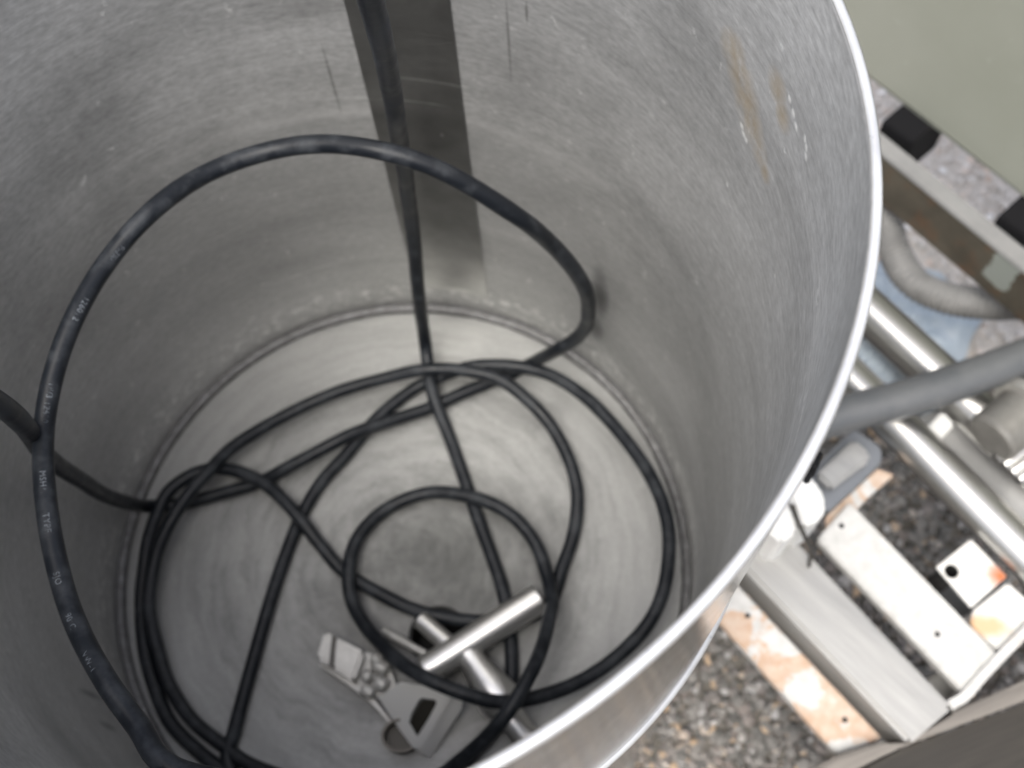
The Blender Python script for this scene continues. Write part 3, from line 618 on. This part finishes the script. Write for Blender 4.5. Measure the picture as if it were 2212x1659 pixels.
# bluish ribbed hose between the rails
hp = spline([at(1800, 690, RZ_-.05), at(1868, 765, RZ_-.05), at(1935, 850, RZ_-.05), at(2010, 930, RZ_-.06)], .0012)
o = link('ribbed_hose', tube_mesh('ribbed_hose', hp, lambda s, i: .0165+.0016*math.sin(s*2*math.pi/.0085), 24), BHOSE, None, 180); tag(o, 'pale blue ribbed hose in the gap between the two steel rails', 'hose')
hp = spline([at(1880, 400, -.14), at(1915, 480, -.15), at(1932, 545, -.16), at(1975, 610, -.16), at(2050, 645, -.16), at(2130, 655, -.16), at(2230, 650, -.165), at(2330, 600, -.17)], .001)
o = link('corrugated_hose', tube_mesh('corrugated_hose', hp, lambda s, i: .0145+.0011*math.sin(s*2*math.pi/.0052), 28), HOSE, None, 180); tag(o, 'grey corrugated hose bending down behind the peeling steel beam', 'hose')
# blue sheet on the ground
vs = []; fs = []; n_ = 40
c = at(1962, 712, GZ)
for jx in range(n_+1):
    for ix in range(n_+1):
        u, v = ix/n_*2-1, jx/n_*2-1; d = max(abs(u), abs(v)); rad = math.hypot(u, v)+1e-6; k = d/rad
        px, py = u*k, v*k; ang = math.atan2(py, px); rr = math.hypot(px, py)*(1+.14*math.sin(3*ang+1)+.08*math.sin(7*ang))
        x, y = c.x+.062*math.cos(ang)*rr, c.y+.070*math.sin(ang)*rr
        z = GZ+.012+.02*(1-rr*.8)+.014*noise.noise(Vector((x*28, y*28, 1)))+.006*noise.noise(Vector((x*70, y*70, 4)))
        vs.append((x, y, max(z, GZ+.008)))
for jx in range(n_):
    for ix in range(n_): a = jx*(n_+1)+ix; fs.append((a, a+1, a+n_+2, a+n_+1))
o = link('plastic_sheet', mesh('plastic_sheet', vs, fs), TARP, None, 180); tag(o, 'crumpled pale blue plastic sheet on the gravel under the grey hose', 'sheet')
sm = o.modifiers.new('thick', 'SOLIDIFY'); sm.thickness = .002

# steel angle beam with peeling side
ab = empty('steel_beam', at(2050, 420, -.10), 'long grey topped steel beam with brown peeling side below the grey green panel', 'beam')
zt = -.06
p0, p1 = at(1885, 270, zt), at(2260, 572, zt); q0, q1 = at(1885, 316, zt), at(2260, 634, zt)
d = (p1-p0).normalized(); ext = .35
def box8(name, a, b, c_, d_, h, mat, parent, z0=0):
    bm = bmesh.new(); P4 = [a, b, c_, d_]; t = [bm.verts.new(p+Vector((0, 0, z0))) for p in P4]; bb = [bm.verts.new(p+Vector((0, 0, z0-h))) for p in P4]
    bm.faces.new(t); bm.faces.new(bb[::-1])
    for i in range(4): bm.faces.new((t[i], bb[i], bb[(i+1) % 4], t[(i+1) % 4]))
    bmesh.ops.bevel(bm, geom=list(bm.edges), offset=.0012, segments=2, affect='EDGES')
    return link(name, bm_mesh(name, bm), mat, parent, 35)
box8('top_flange', p0-d*.03, p1+d*ext, q1+d*ext, q0-d*.03, .004, PALEBAR, ab)
box8('web', p0.lerp(q0, .15)-d*.03, p1.lerp(q1, .15)+d*ext, q1.lerp(p1, .04)+d*ext, q0.lerp(p0, .04)-d*.03, .054, ANGLESIDE, ab, -.0042)

pm = p1+d*.12; mo = Vector((-d.y, d.x, 0))*.02
box8('post', pm-mo, pm+d*.04-mo, pm+d*.04+mo, pm+mo, .24, ANGLESIDE, ab, -.06)

# grey green panel on black mounts
cb = empty('equipment_panel', at(2150, 250, -.05), 'large plain grey green painted panel held on black rubber mounts', 'panel')
zb = -.05
e0, e1 = at(1898, 186, zb), at(2260, 466, zb); ed = (e1-e0).normalized(); e0 = e0-ed*.12; out = Vector((-ed.y, ed.x, 0))
if out.dot(Vector((1, 1, 0))) < 0: out = -out
bm = bmesh.new()
# plan outline with a rounded near corner
pl = []; r0 = .02; A0_ = e0
for k in range(9):
    a = math.pi/2*k/8; pl.append(e0+ed*(r0*(1-math.sin(a)))-ed*.02+out*(r0*(1-math.cos(a))))
pl = pl[::-1]
pl = [e0-ed*.02+ed*0+out*.05]+[p for p in pl]+[e1+ed*.5, e1+ed*.5+out*.05]
t_ = [bm.verts.new(p+Vector((0, 0, .55))) for p in pl]; b_ = [bm.verts.new(p) for p in pl]
bm.faces.new(t_); bm.faces.new(b_[::-1])
for i in range(len(pl)): bm.faces.new((t_[i], b_[i], b_[(i+1) % len(pl)], t_[(i+1) % len(pl)]))
bmesh.ops.bevel(bm, geom=[e for e in bm.edges if abs(e.verts[0].co.z-e.verts[1].co.z) < 1e-4 and e.verts[0].co.z < 0], offset=.004, segments=3, affect='EDGES')
link('panel_sheet', bm_mesh('panel_sheet', bm), GREEN, cb, 35)
for (xa, ya, xb, yb) in ((1944, 228, 2010, 275), (2195, 430, 2262, 478), (2440, 640, 2500, 680)):
    a, b = at(xa, ya, zb), at(xb, yb, zb)
    box8('rubber_mount', a-out*.022, b-out*.022, b+out*.035, a+out*.035, .062, BLACK, cb, -.0015)

# fittings under the rim: tube end, rusty plate, white fittings, cable end
tb = empty('bracket', at(1830, 1020, FZ), 'steel bracket with pale block and rusty edged plate between rail and rim', 'bracket')
slab('block', [(1764, 1024), (1846, 947), (1880, 974), (1880, 994), (1796, 1056)], FZ+.004, .012, GREYBAR, tb, .0025)
slab('channel', [(1735, 1030), (1846, 925), (1905, 965), (1905, 998), (1788, 1108), (1765, 1090)], FZ-.012, .02, BGREY, tb, .002)
slab('rusty_plate', [(1784, 1116), (1896, 1012), (1932, 1025), (1868, 1082), (1800, 1160), (1784, 1152)], FZ-.020, .004, SLAT_RUST, tb, .001)
for pts_, lab in (([(1700, 1064), (1738, 1018), (1772, 1050), (1785, 1088), (1778, 1118), (1736, 1138)], 'white boxy plastic fitting next to the rusty edged plate'), ([(1640, 1130), (1690, 1070), (1716, 1112), (1722, 1150), (1688, 1172)], 'white rounded plastic fitting partly hidden behind the tank rim')):
    o = slab('pipe_fitting', pts_, FZ+.055, .062, WPLASTIC, None, .0025); tag(o, lab, 'fitting')
wp = spline([at(1712, 1090, FZ+.060), at(1724, 1126, FZ+.060), at(1738, 1158, FZ+.050), at(1750, 1188, FZ+.030), at(1748, 1222, FZ+.003)], .003)
o = link('thin_wire', tube_mesh('thin_wire', wp, .0015, 10), BEAM, None, 60); tag(o, 'short dark curved wire between the two white pipe fittings', 'wire')

# pipe coupling at the right edge
pc_ = empty('pipe_coupling', at(2190, 920, -.04), 'grey pipe coupling with raised flange ring at the right edge', 'coupling')
a = at(2140, 950, -.035); b = at(2250, 858, -.035); d = (b-a)
link('body', lathe_mesh('body', [(.018, 0), (.021, .003), (.021, d.length), (.018, d.length+.002)], a, d, 36), galv('coupling_steel', (.17, .165, .15), (.25, .24, .22), .45, .5).m, pc_, 40)
link('flange_ring', lathe_mesh('flange_ring', [(.021, 0), (.027, .001), (.027, .009), (.021, .010)], a+d*.62, d, 40), galv('flange_steel', (.36, .35, .32), (.46, .45, .42), .4, .6).m, pc_, 40)
for k in range(4):
    a2 = at(2140+22*k, 1046-20*k+8*k, -.05)
    p_, q_ = at(2150+16*k, 990+16*k, -.05), at(2260+16*k, 905+16*k, -.05); dd = q_-p_
    link('rib', lathe_mesh('rib', [(.004, 0), (.0048, .001), (.0048, dd.length)], p_, dd, 16), RAIL, pc_, 40)
